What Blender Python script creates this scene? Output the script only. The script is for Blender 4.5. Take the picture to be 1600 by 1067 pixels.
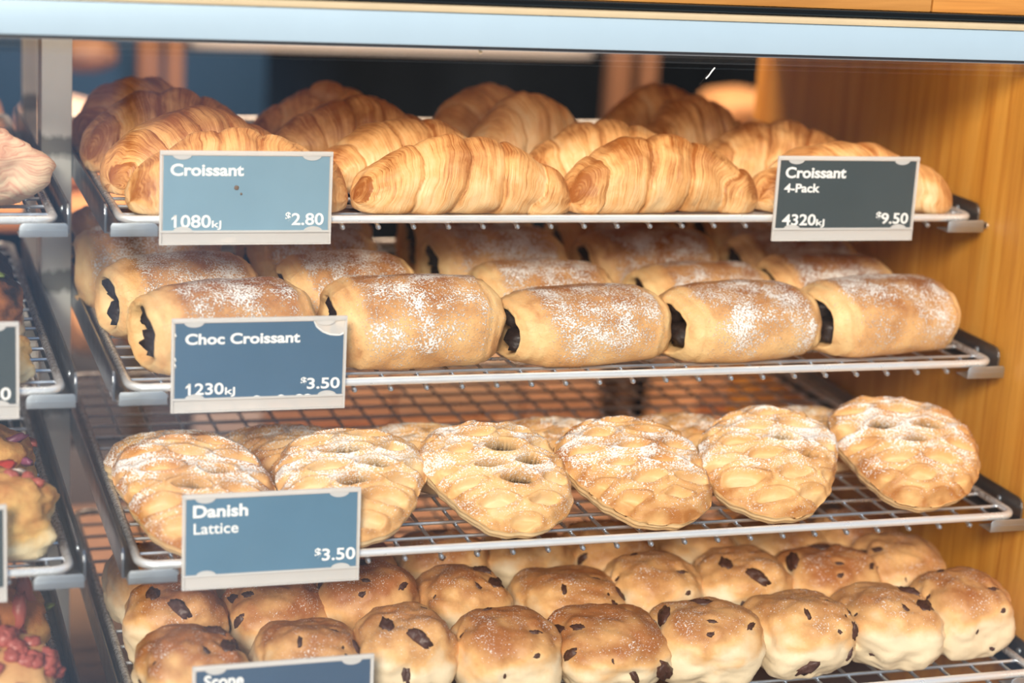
import bpy, bmesh, math, random
import numpy as np
from mathutils import Vector, Matrix, noise as mn
for o in list(bpy.data.objects): bpy.data.objects.remove(o)
S = bpy.context.scene
COL = S.collection
PI = math.pi

# ------------------------------------------------------------------ camera
cam_d = bpy.data.cameras.new('camera')
cam = bpy.data.objects.new('camera', cam_d); COL.objects.link(cam)
cam_d.sensor_width = 36.0; cam_d.lens = 3068.9*36/1600
R_ = Vector((0.94860, -0.31050, 0.06175)); F_ = Vector((0.31585, 0.91440, -0.25320)).normalized()
R_ = (R_ - F_*R_.dot(F_)).normalized(); U_ = R_.cross(F_)
M = Matrix((( R_.x, U_.x, -F_.x), (R_.y, U_.y, -F_.y), (R_.z, U_.z, -F_.z))).to_4x4()
M.translation = Vector((-0.1572, -1.2910, 0.2766)); cam.matrix_world = M
cam_d.clip_start = .02
cam_d.dof.use_dof = True; cam_d.dof.focus_distance = 1.36; cam_d.dof.aperture_fstop = 3.2
S.camera = cam
S.view_settings.view_transform = 'Standard'; S.view_settings.look = 'None'
S.view_settings.exposure = 0.0; S.view_settings.gamma = 1.0; S.view_settings.use_curve_mapping = False

# ------------------------------------------------------------------ node helpers
class NT:
    def __init__(s, tree): s.t = tree; s.n = tree.nodes; s.l = tree.links
    def new(s, ty, **kw):
        nd = s.n.new(ty)
        for k, v in kw.items():
            if k.startswith('_'): setattr(nd, k[1:], v)
        for k, v in kw.items():
            if not k.startswith('_'):
                s.put(nd, k, v)
        return nd
    def put(s, nd, k, v):
        key = int(k[1:]) if k[0] == 'i' and k[1:].isdigit() else k.replace('__', ' ')
        sock = nd.inputs[key]
        if hasattr(v, 'is_linked'): s.l.new(v, sock)
        else: sock.default_value = v
    def math(s, op, a, b=0.0, c=0.0, clamp=False):
        return s.new('ShaderNodeMath', _operation=op, _use_clamp=clamp, i0=a, i1=b, i2=c).outputs[0]
    def mix(s, f, a, b, mode='MIX'):
        a = (*a, 1) if isinstance(a, tuple) and len(a) == 3 else a
        b = (*b, 1) if isinstance(b, tuple) and len(b) == 3 else b
        return s.new('ShaderNodeMix', _data_type='RGBA', _blend_type=mode, i0=f, i6=a, i7=b).outputs[2]
    def ramp(s, f, stops):
        nd = s.new('ShaderNodeValToRGB', i0=f); e = nd.color_ramp.elements
        while len(e) < len(stops): e.new(.5)
        for q, (p, c) in zip(e, stops): q.position = p; q.color = (*c, 1) if len(c) == 3 else c
        return nd.outputs[0]
    def rng(s, v, a, b, c=0., d=1.):
        return s.new('ShaderNodeMapRange', i0=v, i1=a, i2=b, i3=c, i4=d).outputs[0]
    def noise(s, vec, scale, detail=3., rough=.55, dist=0.):
        return s.new('ShaderNodeTexNoise', Vector=vec, Scale=scale, Detail=detail, Roughness=rough, Distortion=dist).outputs[0]
    def map(s, vec, scale): return s.new('ShaderNodeMapping', Vector=vec, Scale=scale).outputs[0]
    def attr(s, name): return s.new('ShaderNodeAttribute', _attribute_name=name).outputs['Fac']
    def coord(s, w='Object'): return s.new('ShaderNodeTexCoord').outputs[w]
    def bump(s, h, strength, dist=.001): return s.new('ShaderNodeBump', Height=h, Strength=strength, Distance=dist).outputs[0]
def material(name):
    m = bpy.data.materials.new(name); m.use_nodes = True
    t = NT(m.node_tree); p = t.n['Principled BSDF']
    return m, t, p
def simple(name, col, rough=.5, metal=0., bumpscale=0, bumpamt=.1, var=0., spec=.5):
    m, t, p = material(name); p.inputs['Specular IOR Level'].default_value = spec
    co = t.coord()
    c = (*col, 1)
    if var:
        n = t.noise(co, 25, 4)
        c = t.mix(n, tuple(x*(1-var) for x in col), tuple(min(1, x*(1+var)) for x in col))
    t.put(p, 'Base Color', c); t.put(p, 'Roughness', rough); t.put(p, 'Metallic', metal)
    if bumpscale: t.put(p, 'Normal', t.bump(t.noise(co, bumpscale, 4), bumpamt))
    return m

# ------------------------------------------------------------------ world: bright hazy daylight, cloud bank to the left of the street
W_ = bpy.data.worlds.new('daylight'); S.world = W_; W_.use_nodes = True
t = NT(W_.node_tree)
d = t.coord('Generated')
sep = t.new('ShaderNodeSeparateXYZ', i0=d)
X, Y, Z = sep.outputs
sky = t.ramp(t.rng(Z, -.05, .9), [(0, (.95, .97, 1.0)), (.35, (.58, .88, 1.25)), (1, (.40, .72, 1.25))])
cl = t.rng(t.noise(t.map(d, (1, 1, 1.6)), 3.2, 5, .55), .50, .72)
sky = t.mix(cl, sky, (1.0, 1.0, 1.0))
az = t.math('DIVIDE', X, t.math('MAXIMUM', t.math('MULTIPLY', Y, -1.), .05))
dark = t.math('MULTIPLY', t.rng(az, .17, .36, 0, 1), t.rng(az, 1.3, 1.0, 0, 1))                       # house fronts across the street on the right
front = t.rng(Y, .05, -.1, 0, 1)
hz = t.math('MULTIPLY', t.rng(Z, .93, .86, 0, 1), t.rng(Z, .36, .44, 0, 1))
dm = t.math('MULTIPLY', t.math('MULTIPLY', dark, front), hz)
sky = t.mix(dm, sky, (.05, .055, .06))
ground = t.rng(Z, .0, -.04, 0, 1)
sky = t.mix(ground, sky, (.42, .40, .38))
W_.node_tree.nodes['Background'].inputs['Strength'].default_value = 0.64
t.l.new(sky, W_.node_tree.nodes['Background'].inputs['Color'])

def lamp(name, ty, loc, energy, col, **kw):
    L = bpy.data.lights.new(name, ty); L.energy = energy; L.color = col
    for k, v in kw.items(): setattr(L, k, v)
    o = bpy.data.objects.new(name, L); COL.objects.link(o); o.location = loc
    return o
sun = lamp('sun', 'SUN', (-2, -4, 3), 5.2, (1.0, .89, .75), angle=.28)
sun.rotation_euler = Vector((.37, .83, -.44)).to_track_quat('-Z', 'Y').to_euler()
shop = lamp('shop_ceiling_light', 'AREA', (.45, .66, .98), 60.0, (1.0, .74, .52), shape='RECTANGLE', size=1.6, size_y=.35)

# ------------------------------------------------------------------ object helpers
def tag(o, label, cat, group=None, kind=None):
    if label: o['label'] = label
    if cat: o['category'] = cat
    if group: o['group'] = group
    if kind: o['kind'] = kind
    return o
def empty(name, loc=(0, 0, 0), rz=0.):
    o = bpy.data.objects.new(name, None); COL.objects.link(o); o.empty_display_size = .02
    o.location = loc; o.rotation_euler = (0, 0, rz); return o
def link(name, me, parent=None):
    o = bpy.data.objects.new(name, me); COL.objects.link(o)
    if parent: o.parent = parent
    return o
def copy_tree(o, parent=None):
    c = o.copy(); COL.objects.link(c); c.parent = parent
    for ch in [x for x in bpy.data.objects if x.parent == o]: copy_tree(ch, c)
    return c
class MB:
    def __init__(s): s.v = []; s.f = []; s.mi = []
    def add(s, vs, fs, mi=0):
        b = len(s.v); s.v += [tuple(v) for v in vs]; s.f += [tuple(i+b for i in f) for f in fs]; s.mi += [mi]*len(fs); return s
    def box(s, a, b, bev=0., mi=0):
        bm = bmesh.new(); bmesh.ops.create_cube(bm, size=1)
        for v in bm.verts: v.co = Vector([(a[i]+b[i])/2 + v.co[i]*(b[i]-a[i]) for i in range(3)])
        if bev: bmesh.ops.bevel(bm, geom=list(bm.edges), offset=bev, segments=2, affect='EDGES', profile=.6)
        bm.verts.index_update()
        s.add([v.co[:] for v in bm.verts], [[v.index for v in f.verts] for f in bm.faces], mi); bm.free(); return s
    def prism(s, poly, axis, a, b, bev=0.):
        """poly: 2-D outline in the two other axes (cyclic order), extruded along axis from a to b"""
        ax = [i for i in range(3) if i != axis]
        def P(q, h):
            c = [0, 0, 0]; c[ax[0]] = q[0]; c[ax[1]] = q[1]; c[axis] = h; return c
        bm = bmesh.new()
        v0 = [bm.verts.new(P(q, a)) for q in poly]; v1 = [bm.verts.new(P(q, b)) for q in poly]
        n = len(poly); bm.faces.new(v0); bm.faces.new(v1[::-1])
        for i in range(n): bm.faces.new((v0[i], v1[i], v1[(i+1) % n], v0[(i+1) % n]))
        bmesh.ops.recalc_face_normals(bm, faces=bm.faces)
        if bev: bmesh.ops.bevel(bm, geom=list(bm.edges), offset=bev, segments=2, affect='EDGES', profile=.6)
        bm.verts.index_update()
        s.add([v.co[:] for v in bm.verts], [[v.index for v in f.verts] for f in bm.faces]); bm.free(); return s
    def tube(s, pts, r, n=8, closed=False, radii=None):
        pts = [Vector(p) for p in pts]; m = len(pts); vs = []; fs = []
        up = Vector((0, 0, 1))
        for i, p in enumerate(pts):
            if closed: d = pts[(i+1) % m] - pts[i-1]
            else: d = pts[min(i+1, m-1)] - pts[max(i-1, 0)]
            d.normalize(); u = up if abs(d.z) < .9 else Vector((1, 0, 0))
            a = d.cross(u).normalized(); b = a.cross(d)
            rr = radii[i] if radii else r
            for k in range(n):
                th = 2*PI*k/n; vs.append(p + a*rr*math.cos(th) + b*rr*math.sin(th))
        for i in range(m if closed else m-1):
            j = (i+1) % m
            for k in range(n):
                l = (k+1) % n; fs.append((i*n+k, i*n+l, j*n+l, j*n+k))
        if not closed: fs.append(tuple(range(n))[::-1]); fs.append(tuple((m-1)*n+k for k in range(n)))
        return s.add(vs, fs)
    def mesh(s, name, mats, smooth=True, angle=.7):
        me = bpy.data.meshes.new(name); me.from_pydata(s.v, [], s.f)
        for m in (mats if isinstance(mats, (list, tuple)) else [mats]): me.materials.append(m)
        for p, i in zip(me.polygons, s.mi): p.material_index = i
        bm = bmesh.new(); bm.from_mesh(me); bmesh.ops.recalc_face_normals(bm, faces=bm.faces); bm.to_mesh(me); bm.free()
        if smooth: me.shade_smooth(); me.set_sharp_from_angle(angle=angle)
        return me
    def build(s, name, mats, parent=None, **kw): return link(name, s.mesh(name, mats, **kw), parent)
def rings(name, P, mat, attrs=None, uv=None):
    """P[n][m] rings closed round the second index, capped at both ends"""
    P = np.asarray(P, float); n, m = P.shape[:2]
    v = P.reshape(-1, 3).tolist(); f = []
    for i in range(n-1):
        for k in range(m):
            l = (k+1) % m; f.append((i*m+k, i*m+l, (i+1)*m+l, (i+1)*m+k))
    f.append(tuple(range(m))[::-1]); f.append(tuple((n-1)*m+k for k in range(m)))
    me = bpy.data.meshes.new(name); me.from_pydata(v, [], f); me.materials.append(mat)
    for k, a in (attrs or {}).items():
        at = me.attributes.new(k, 'FLOAT', 'POINT'); at.data.foreach_set('value', np.asarray(a, np.float32).reshape(-1))
    if uv is not None:
        at = me.attributes.new('wrap', 'FLOAT_VECTOR', 'POINT')
        at.data.foreach_set('vector', np.asarray(uv, np.float32).reshape(-1))
    bm = bmesh.new(); bm.from_mesh(me); bmesh.ops.recalc_face_normals(bm, faces=bm.faces); bm.to_mesh(me); bm.free()
    me.shade_smooth(); return me
def fb(p, sc, seed=0., oc=3): return mn.fractal(Vector((p[0]*sc+seed*7.3, p[1]*sc-seed*3.1, p[2]*sc+seed*1.7)), 1.0, 2.0, oc)
def sst(a, b, x):
    x = min(1, max(0, (x-a)/(b-a))); return x*x*(3-2*x)

# ------------------------------------------------------------------ materials
def wood(name, c1, c2, c3, axis='z', scale=1., rough=.45):
    m, t, p = material(name)
    co = t.coord()
    st = {'z': (26, 26, 1.3), 'x': (1.3, 26, 26), 'y': (26, 1.3, 26)}[axis]
    v = t.map(co, tuple(s*scale for s in st))
    g = t.noise(v, 1.6, 5, .6, .6)
    fine = t.noise(t.map(co, tuple(s*scale*(6 if s > 2 else 2) for s in st)), 1.2, 3, .6)
    c = t.ramp(g, [(.28, c1), (.52, c2), (.75, c3)])
    c = t.mix(t.rng(fine, .35, .75, 0, .35), c, c1)
    t.put(p, 'Base Color', c); t.put(p, 'Roughness', rough)
    t.put(p, 'Normal', t.bump(fine, .08))
    return m
m_oak = wood('oak_panel', (.40, .14, .012), (.58, .255, .032), (.68, .34, .06), scale=1.9)
m_fascia = wood('varnished_fascia_wood', (.34, .13, .025), (.60, .28, .07), (.72, .38, .12), 'x')
m_rack = wood('rack_wood', (.17, .085, .05), (.26, .14, .085), (.32, .18, .11), 'z')
m_board = wood('bench_wood', (.55, .25, .10), (.70, .36, .17), (.78, .44, .22), 'x')
def steel(name, col, rough, grime=.25, metal=1.):
    m, t, p = material(name); co = t.coord()
    n1 = t.noise(co, 60, 4, .6); n2 = t.noise(co, 14, 4, .6)
    g = t.math('MULTIPLY', t.rng(n2, .45, .72), grime)
    t.put(p, 'Base Color', t.mix(g, col, tuple(x*.35 for x in col)))
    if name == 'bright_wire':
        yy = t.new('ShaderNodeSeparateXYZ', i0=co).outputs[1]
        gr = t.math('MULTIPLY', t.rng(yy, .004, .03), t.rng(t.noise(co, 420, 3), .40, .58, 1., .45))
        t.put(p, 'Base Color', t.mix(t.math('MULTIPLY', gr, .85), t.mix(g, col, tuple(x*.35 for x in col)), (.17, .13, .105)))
    t.put(p, 'Metallic', metal); t.put(p, 'Roughness', t.rng(n1, .2, .8, rough*.75, rough*1.35))
    t.put(p, 'Normal', t.bump(n1, .05))
    return m
m_rod = steel('bright_wire', (.90, .92, .94), .30, .2, .55)
m_wire = steel('dull_wire', (.62, .67, .74), .30, .3, .92)
m_plate = steel('bracket_steel', (.27, .285, .31), .34, .5)
m_lip = steel('bracket_lip_steel', (.52, .57, .62), .40, .35)
def upright():
    m, t, p = material('upright_steel'); co = t.coord()
    n = t.noise(co, 30, 5, .6); n2 = t.noise(t.map(co, (1, 1, .5)), 55, 4)
    z = t.new('ShaderNodeSeparateXYZ', i0=co).outputs[2]
    # dirt collars where the brackets hook on
    ring = 0
    acc = None
    for zz in (.028, -.075, -.175, -.28):
        dz = t.math('ABSOLUTE', t.math('SUBTRACT', z, zz-.004))
        q = t.rng(t.math('ADD', dz, t.math('MULTIPLY', t.math('SUBTRACT', n2, .5), .022)), .010, .005)
        acc = q if acc is None else t.math('MAXIMUM', acc, q)
    base = t.mix(n, (.74, .74, .68), (.94, .94, .90))
    t.put(p, 'Base Color', t.mix(t.math('MULTIPLY', acc, .85), base, (.16, .15, .12)))
    t.put(p, 'Metallic', .25); t.put(p, 'Roughness', .48)
    t.put(p, 'Normal', t.bump(n2, .12))
    return m
m_up = upright()
m_alu = simple('anodised_bar', (.46, .60, .70), .42, .35, 90, .02, .04)
m_gasket = simple('dark_gasket', (.05, .05, .055), .5)
m_chrome = simple('bright_edge', (.9, .88, .84), .15, 1.)
m_beige = simple('beige_strip', (.54, .43, .27), .6, 0, 80, .3, .12)
m_black = simple('black_track', (.006, .010, .012), .3, 0, 0, 0, .2)
m_navy = simple('navy_wall', (.003, .006, .011), .7, 0, 0, 0, .3, .1)
m_case = simple('case_lining', (.16, .09, .05), .6)

def pastry(name, pale, gold, brown, stri=0., sugar=0., bumpy=.35, rough=.5, contrast=1., dark=None):
    m, t, p = material(name)
    co = t.coord(); rnd = t.new('ShaderNodeObjectInfo').outputs['Random']
    seedv = t.new('ShaderNodeVectorMath', _operation='ADD', i0=co, i1=t.new('ShaderNodeCombineXYZ', i0=t.math('MULTIPLY', rnd, 3.)).outputs[0]).outputs[0]
    n1 = t.noise(seedv, 55, 4, .6); n2 = t.noise(seedv, 380, 3, .6)
    f = t.math('ADD', t.attr('crust'), t.math('MULTIPLY', t.math('SUBTRACT', n1, .5), .55*contrast))
    f = t.math('ADD', f, t.math('MULTIPLY', t.math('SUBTRACT', n2, .5), .18))
    f = t.math('ADD', f, t.math('MULTIPLY', t.math('SUBTRACT', rnd, .5), .22))
    h = t.math('MULTIPLY', n2, .5)
    if stri:
        w = t.new('ShaderNodeAttribute', _attribute_name='wrap').outputs['Vector']
        s1 = t.noise(t.map(w, (46, .55, .55)), 1., 3, .6, .3)
        s2 = t.noise(t.map(w, (120, 1.2, 1.2)), 1., 2, .5)
        s = t.math('ADD', t.math('MULTIPLY', s1, .7), t.math('MULTIPLY', s2, .3))
        f = t.math('ADD', f, t.math('MULTIPLY', t.math('SUBTRACT', s, .5), stri))
        h = t.math('ADD', h, t.math('MULTIPLY', s, 2.2))
        f = t.math('ADD', f, t.rng(s2, .60, .74, 0, .22))
    c = t.ramp(f, [(.12, pale), (.5, gold), (.92, brown)])
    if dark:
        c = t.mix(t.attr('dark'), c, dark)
    if sugar:
        k = t.noise(seedv, 760, 3, .65); lo = t.noise(seedv, 38, 3, .6)
        th = t.math('SUBTRACT', .725, t.math('MULTIPLY', t.math('MULTIPLY', t.attr('dust'), t.rng(lo, .3, .65, .2, .92)), .34*sugar))
        q = t.rng(t.math('SUBTRACT', k, th), -.015, .05)
        q = t.math('MULTIPLY', q, t.rng(t.attr('dust'), .0, .25))
        c = t.mix(t.math('MULTIPLY', q, .92), c, (.90, .88, .86))
        h = t.math('ADD', h, t.math('MULTIPLY', q, .8))
    t.put(p, 'Base Color', c); t.put(p, 'Roughness', rough)
    t.put(p, 'Specular IOR Level', .35)
    t.put(p, 'Normal', t.bump(h, bumpy, .0016))
    return m
m_croi = pastry('croissant_crust', (.80, .55, .29), (.74, .38, .14), (.33, .105, .022), stri=1.15, rough=.42)
m_pain = pastry('choc_croissant_crust', (.84, .58, .28), (.74, .42, .18), (.34, .12, .035), sugar=1.0, bumpy=.7, contrast=1.2)
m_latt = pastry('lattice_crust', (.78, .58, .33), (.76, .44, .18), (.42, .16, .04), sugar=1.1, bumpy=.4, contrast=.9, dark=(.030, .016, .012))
m_bun = pastry('bun_crust', (.76, .62, .42), (.72, .41, .17), (.36, .13, .04), sugar=.6, bumpy=.35, contrast=.9)
m_turn = pastry('turnover_crust', (.86, .66, .46), (.74, .40, .28), (.40, .15, .09), stri=2.2, rough=.5)
m_pizza = pastry('cheese_crust', (.86, .72, .45), (.78, .48, .16), (.46, .16, .04), bumpy=.7, contrast=1.5)
m_char = pastry('charred_crust', (.80, .66, .44), (.44, .16, .05), (.035, .02, .015), bumpy=.6, contrast=1.2)
m_choc = simple('dark_chocolate', (.022, .012, .010), .45, 0, 300, .6, .4)
m_raisin = simple('raisin_skin', (.075, .030, .020), .45, 0, 350, .9, .7)
m_tomato = simple('tomato_flesh', (.50, .045, .03), .3, 0, 160, .4, .4)
m_bacon = simple('bacon', (.38, .085, .06), .4, 0, 160, .5, .4)
m_pepper = simple('green_herb', (.10, .13, .02), .5, 0, 160, .5, .4)
m_onion = simple('white_onion', (.80, .70, .62), .4, 0, 160, .3, .15)
m_purple = simple('purple_onion', (.22, .06, .12), .4, 0, 160, .3, .3)
m_loaf = simple('loaf_crust', (.66, .34, .15), .6, 0, 60, .3, .25)
m_white = simple('pale_dough', (.80, .60, .50), .6, 0, 40, .2, .1)
def plastic():
    m, t, p = material('clear_holder_plastic')
    t.put(p, 'Base Color', (.86, .84, .82, 1)); t.put(p, 'Roughness', .25)
    tr = t.new('ShaderNodeBsdfTransparent', i0=(.93, .92, .90, 1))
    mx = t.new('ShaderNodeMixShader', i0=.50, i1=tr.outputs[0], i2=p.outputs[0])
    t.l.new(mx.outputs[0], t.n['Material Output'].inputs[0]); return m
m_plastic = plastic()
def card_mat(nm, c):
    m, t, p = material(nm); co = t.coord()
    n = t.noise(co, 22, 3)
    t.put(p, 'Base Color', t.mix(n, tuple(x*.88 for x in c), tuple(x*1.12 for x in c)))
    t.put(p, 'Roughness', .22); t.put(p, 'Specular IOR Level', .9)
    t.put(p, 'Coat Weight', .6); t.put(p, 'Coat Roughness', .06)
    return m
m_card = card_mat('slate_card', (.040, .055, .058))
m_card_haze_pale = card_mat('pale_haze_card', (.20, .33, .42)); m_card_haze_blue = card_mat('slate_haze_card', (.060, .125, .205)); m_card_haze_mid = card_mat('blue_haze_card', (.085, .185, .28)); m_card_haze_deep = card_mat('deep_haze_card', (.045, .085, .15))  # slate cards tinted bluer to stand for sky haze on the glass
m_ink = simple('white_print', (.86, .86, .84), .5)
m_paper = simple('torn_white_paper', (.80, .80, .78), .7, 0, 400, .5)
m_stain = simple('brown_stain', (.16, .10, .06), .6)
def glass():
    m, t, p = material('pane_glass'); co = t.coord()
    t.n.remove(p)
    lw = t.new('ShaderNodeLayerWeight', Blend=.5)
    fac = t.math('ADD', t.math('MULTIPLY', t.math('POWER', lw.outputs['Facing'], 4.), .9), .045)
    tr = t.new('ShaderNodeBsdfTransparent', i0=(.985, .99, .985, 1))
    gl = t.new('ShaderNodeBsdfGlossy', Color=(1, 1, 1, 1), Roughness=.0)
    mx = t.new('ShaderNodeMixShader', i0=fac, i1=tr.outputs[0], i2=gl.outputs[0])
    film = t.new('ShaderNodeBsdfDiffuse', Color=(.80, .86, .95, 1))
    n = t.noise(t.map(co, (3, 1, 1.2)), 2.2, 4, .6)
    mx2 = t.new('ShaderNodeMixShader', i0=t.rng(n, .4, .75, .0, .004), i1=mx.outputs[0], i2=film.outputs[0])
    t.l.new(mx2.outputs[0], t.n['Material Output'].inputs[0]); return m
m_glass = glass()

# ------------------------------------------------------------------ setting
WID = .66; GAP = .0241
SHELF = [(0., 0.), (-.052, -.1005), (-.1075, -.2017), (-.1585, -.3043)]     # front y, base z
def glass_y(z): return -.05 - .515*(.135 - z)
def struct(name, mb, m, label=None, cat=None, **kw):
    o = mb.build(name, m, **kw); o['kind'] = 'structure'
    if label: tag(o, label, cat)
    return o
x0c, x1c = -.72, .664
pz0 = -.62
struct('wall_right', MB().prism([(glass_y(.17)+.014, .17), (glass_y(-.36)+.014, -.36), (glass_y(-.36)+.014, pz0), (.42, pz0), (.42, .17)], 0, .664, .688, .001), m_oak, 'golden oak side panel of the display case, right of the shelves', 'panel')
struct('wall_left', MB().prism([(glass_y(.17)+.014, .17), (glass_y(-.36)+.014, -.36), (glass_y(-.36)+.014, pz0), (.42, pz0), (.42, .17)], 0, x0c-.024, x0c, .001), m_oak, 'oak side panel at the far left end of the case', 'panel')
struct('ceiling', MB().box((x0c-.024, -.028, .1705), (.688, .42, .19), .001), m_oak, 'wooden top board of the display case', 'panel')
struct('trim_1', MB().box((-3, -.055, .1682), (.566, -.029, 1.2), .001), m_fascia, 'varnished wooden fascia above the black track', 'fascia')
struct('trim_2', MB().box((.5672, -.055, .1682), (4, -.029, 1.2), .001), wood('darker_fascia_wood', (.22, .075, .012), (.60, .25, .05), (.68, .31, .07), 'x', 2.), 'second varnished board of the wooden fascia, right of the joint', 'fascia')
struct('wall_front_left', MB().box((-3, -.02, -1.1), (x0c-.03, 0, 1.2)), m_case)
struct('wall_front_right', MB().box((.69, -.02, -1.1), (4, 0, 1.2)), m_case)
struct('floor', MB().box((-3, .9-.5, -1.12), (4, 3.2, -1.1)), m_case, 'bakery floor behind the case', 'floor')
struct('wall_back', MB().box((-3, 2.3, -1.1), (4, 2.36, 1.2)), m_navy, 'dark navy wall far behind the shelves', 'wall')
struct('ceiling_shop', MB().box((-3, .43, 1.05), (4, 2.3, 1.10)), m_navy)
struct('wall_shop_left', MB().box((-3.05, .42, -1.1), (-3, 2.36, 1.2)), m_navy)
struct('wall_shop_right', MB().box((4, .42, -1.1), (4.05, 2.36, 1.2)), m_navy)
struct('wall_case_base', MB().box((x0c-.024, glass_y(-.36)+.02, pz0), (.688, .40, -.40)), m_case)
fx = empty('ceiling_lamp', (.45, .66, 1.0)); tag(fx, 'warm ceiling lamp over the bench in the bakery behind', 'lamp')
MB().box((-.82, -.19, .005), (.82, .19, .05), .004).build('lamp_housing', m_black, fx)
sl = empty('strip_light', (-.028, -.012, .1705)); tag(sl, 'slim strip lamp under the top board just behind the frame bar', 'lamp')
MB().box((-.68, -.009, -.008), (.68, .009, 0), .001).build('lamp_housing', m_alu, sl)
tube = lamp('strip_light_glow', 'AREA', (-.028, -.010, .1615), .95, (1.0, .90, .74), shape='RECTANGLE', size=1.34, size_y=.012)
tube.rotation_euler = (.45, 0, 0)
# front frame
bar = empty('window_frame_bar', (0, 0, 0)); tag(bar, 'pale blue aluminium frame bar along the top of the glass', 'frame')
MB().box((-1.2, -.062, .1362), (1.3, -.030, .1580), .0015).build('bar_face', m_alu, bar)
MB().box((-1.2, -.058, .1340), (1.3, -.034, .1362)).build('gasket', m_gasket, bar)
MB().box((-1.2, -.054, .1332), (1.3, -.040, .1340)).build('bright_edge', m_chrome, bar)
MB().box((-1.2, -.064, .1580), (1.3, -.030, .1624), .0012).build('beige_strip', m_beige, bar)
tr = empty('sliding_track'); tag(tr, 'black channelled track above the frame bar', 'track')
mb = MB().box((-1.2, -.056, .1624), (1.3, -.030, .1680))
mb.box((-1.2, -.060, .1634), (1.3, -.055, .1646), .0004).box((-1.2, -.060, .1668), (1.3, -.055, .1680), .0004)
mb.build('channel', m_black, tr)
# pane
zb = -.40
gp = MB().prism([(glass_y(.1335), .1335), (glass_y(zb), zb), (glass_y(zb)+.006, zb), (glass_y(.1335)+.006, .1335)], 0, x0c-.02, .686).build('window_1', m_glass, None, smooth=False)
gp['kind'] = 'structure'; tag(gp, 'sloping clear glass pane in front of all the shelves', 'glass')
def glassmark(name, pts, w, m, label, cat):
    mb = MB(); P = [(x, glass_y(z)-.0006, z) for x, z in pts]
    mb.tube(P, w, 6); o = mb.build(name, m); tag(o, label, cat); return o
glassmark('glass_scratch', [(.396, .1185), (.3985, .1205), (.401, .1232), (.4035, .1255)], .0005, m_paper, 'short pale scratch on the glass, top right of centre', 'scratch')
glassmark('tape_scrap', [(.2345, .1365), (.2352, .134), (.2362, .131)], .0011, m_beige, 'small yellowish scrap of tape hanging below the frame bar', 'tape')

# screws in the oak panel
for i, (y, z, lab) in enumerate([(-.006, .004, 'small screw in the oak panel beside the top shelf')]):
    s = empty('wall_screw', (.664, y, z)); tag(s, lab, 'screw')
    MB().tube([(.0, 0, 0), (-.0012, 0, 0), (-.0016, 0, 0)], .003, 14, radii=[.003, .0028, .0016]).build('screw_head', m_chrome, s)

# ------------------------------------------------------------------ uprights
def post(x0, x1, y, dep, label):
    o = empty('shelf_upright', ((x0+x1)/2, y, 0)); tag(o, label, 'post', 'steel uprights')
    h = (x1-x0)/2
    MB().box((-h, 0, -.60), (h, dep, .165), .0012).build('post_body', m_up, o)
    mb = MB()
    for k in range(22): mb.box((-.0022, -.0004, -.56+k*.032), (.0022, .001, -.56+k*.032+.012))
    return o
post(-.0238, -.0013, .20, .028, 'wide stained steel upright between the two banks of shelves')
post(-.0195, -.0065, .42, .012, 'narrow steel upright behind and left of the wide upright')

# ------------------------------------------------------------------ wire trays and brackets
TD = .43
def tray_meshes():
    fr = MB(); x0, x1, y0, y1, z, r, c = .0095, WID-.0095, -.006, TD, .0102, .0029, .012
    pts = []
    for cx, cy, a0 in ((x1-c, y0+c, -PI/2), (x1-c, y1-c, 0), (x0+c, y1-c, PI/2), (x0+c, y0+c, PI)):
        for k in range(7):
            a = a0 + k*PI/12; pts.append((cx+c*math.cos(a), cy+c*math.sin(a), z))
    fr.tube(pts, r, 12, closed=True)
    la = MB()
    k = 0; y = .018
    while y < TD-.012:
        la.tube([(x0, y, .0088), (x1, y, .0088)], .00135, 6); y += .0275
    lo = MB(); x = .033
    while x < WID-.02:
        lo.tube([(x, -.0085, .0046), (x, -.0075, .0046), (x, -.0055, .0046), (x, -.004, .0052), (x, .0, .0062), (x, TD, .0062)], .0013, 8, radii=[.0009, .0018, .0020, .0015, .0013, .0013]); x += .0252
    return fr.mesh('frame_rod', m_rod), la.mesh('cross_wires', m_wire), lo.mesh('long_wires', m_wire)
TM = tray_meshes()
def tray(x, k, label):
    y, z = SHELF[k]
    o = empty('wire_tray', (x, y, z)); tag(o, label, 'tray', 'wire shelf trays')
    for n, me in zip(('frame_rod', 'cross_wires', 'long_wires'), TM): link(n, me, o)
ORD = ['top', 'second', 'third', 'bottom']
ON = ['croissants', 'choc croissants', 'lattice danishes', 'scones']
for k in range(4):
    tray(0, k, f'wire shelf tray holding the {ON[k]}, {ORD[k]} of the main bank')
    tray(-GAP-WID, k, f'{ORD[k]} wire shelf tray at the left edge, left of the steel upright')
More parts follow.
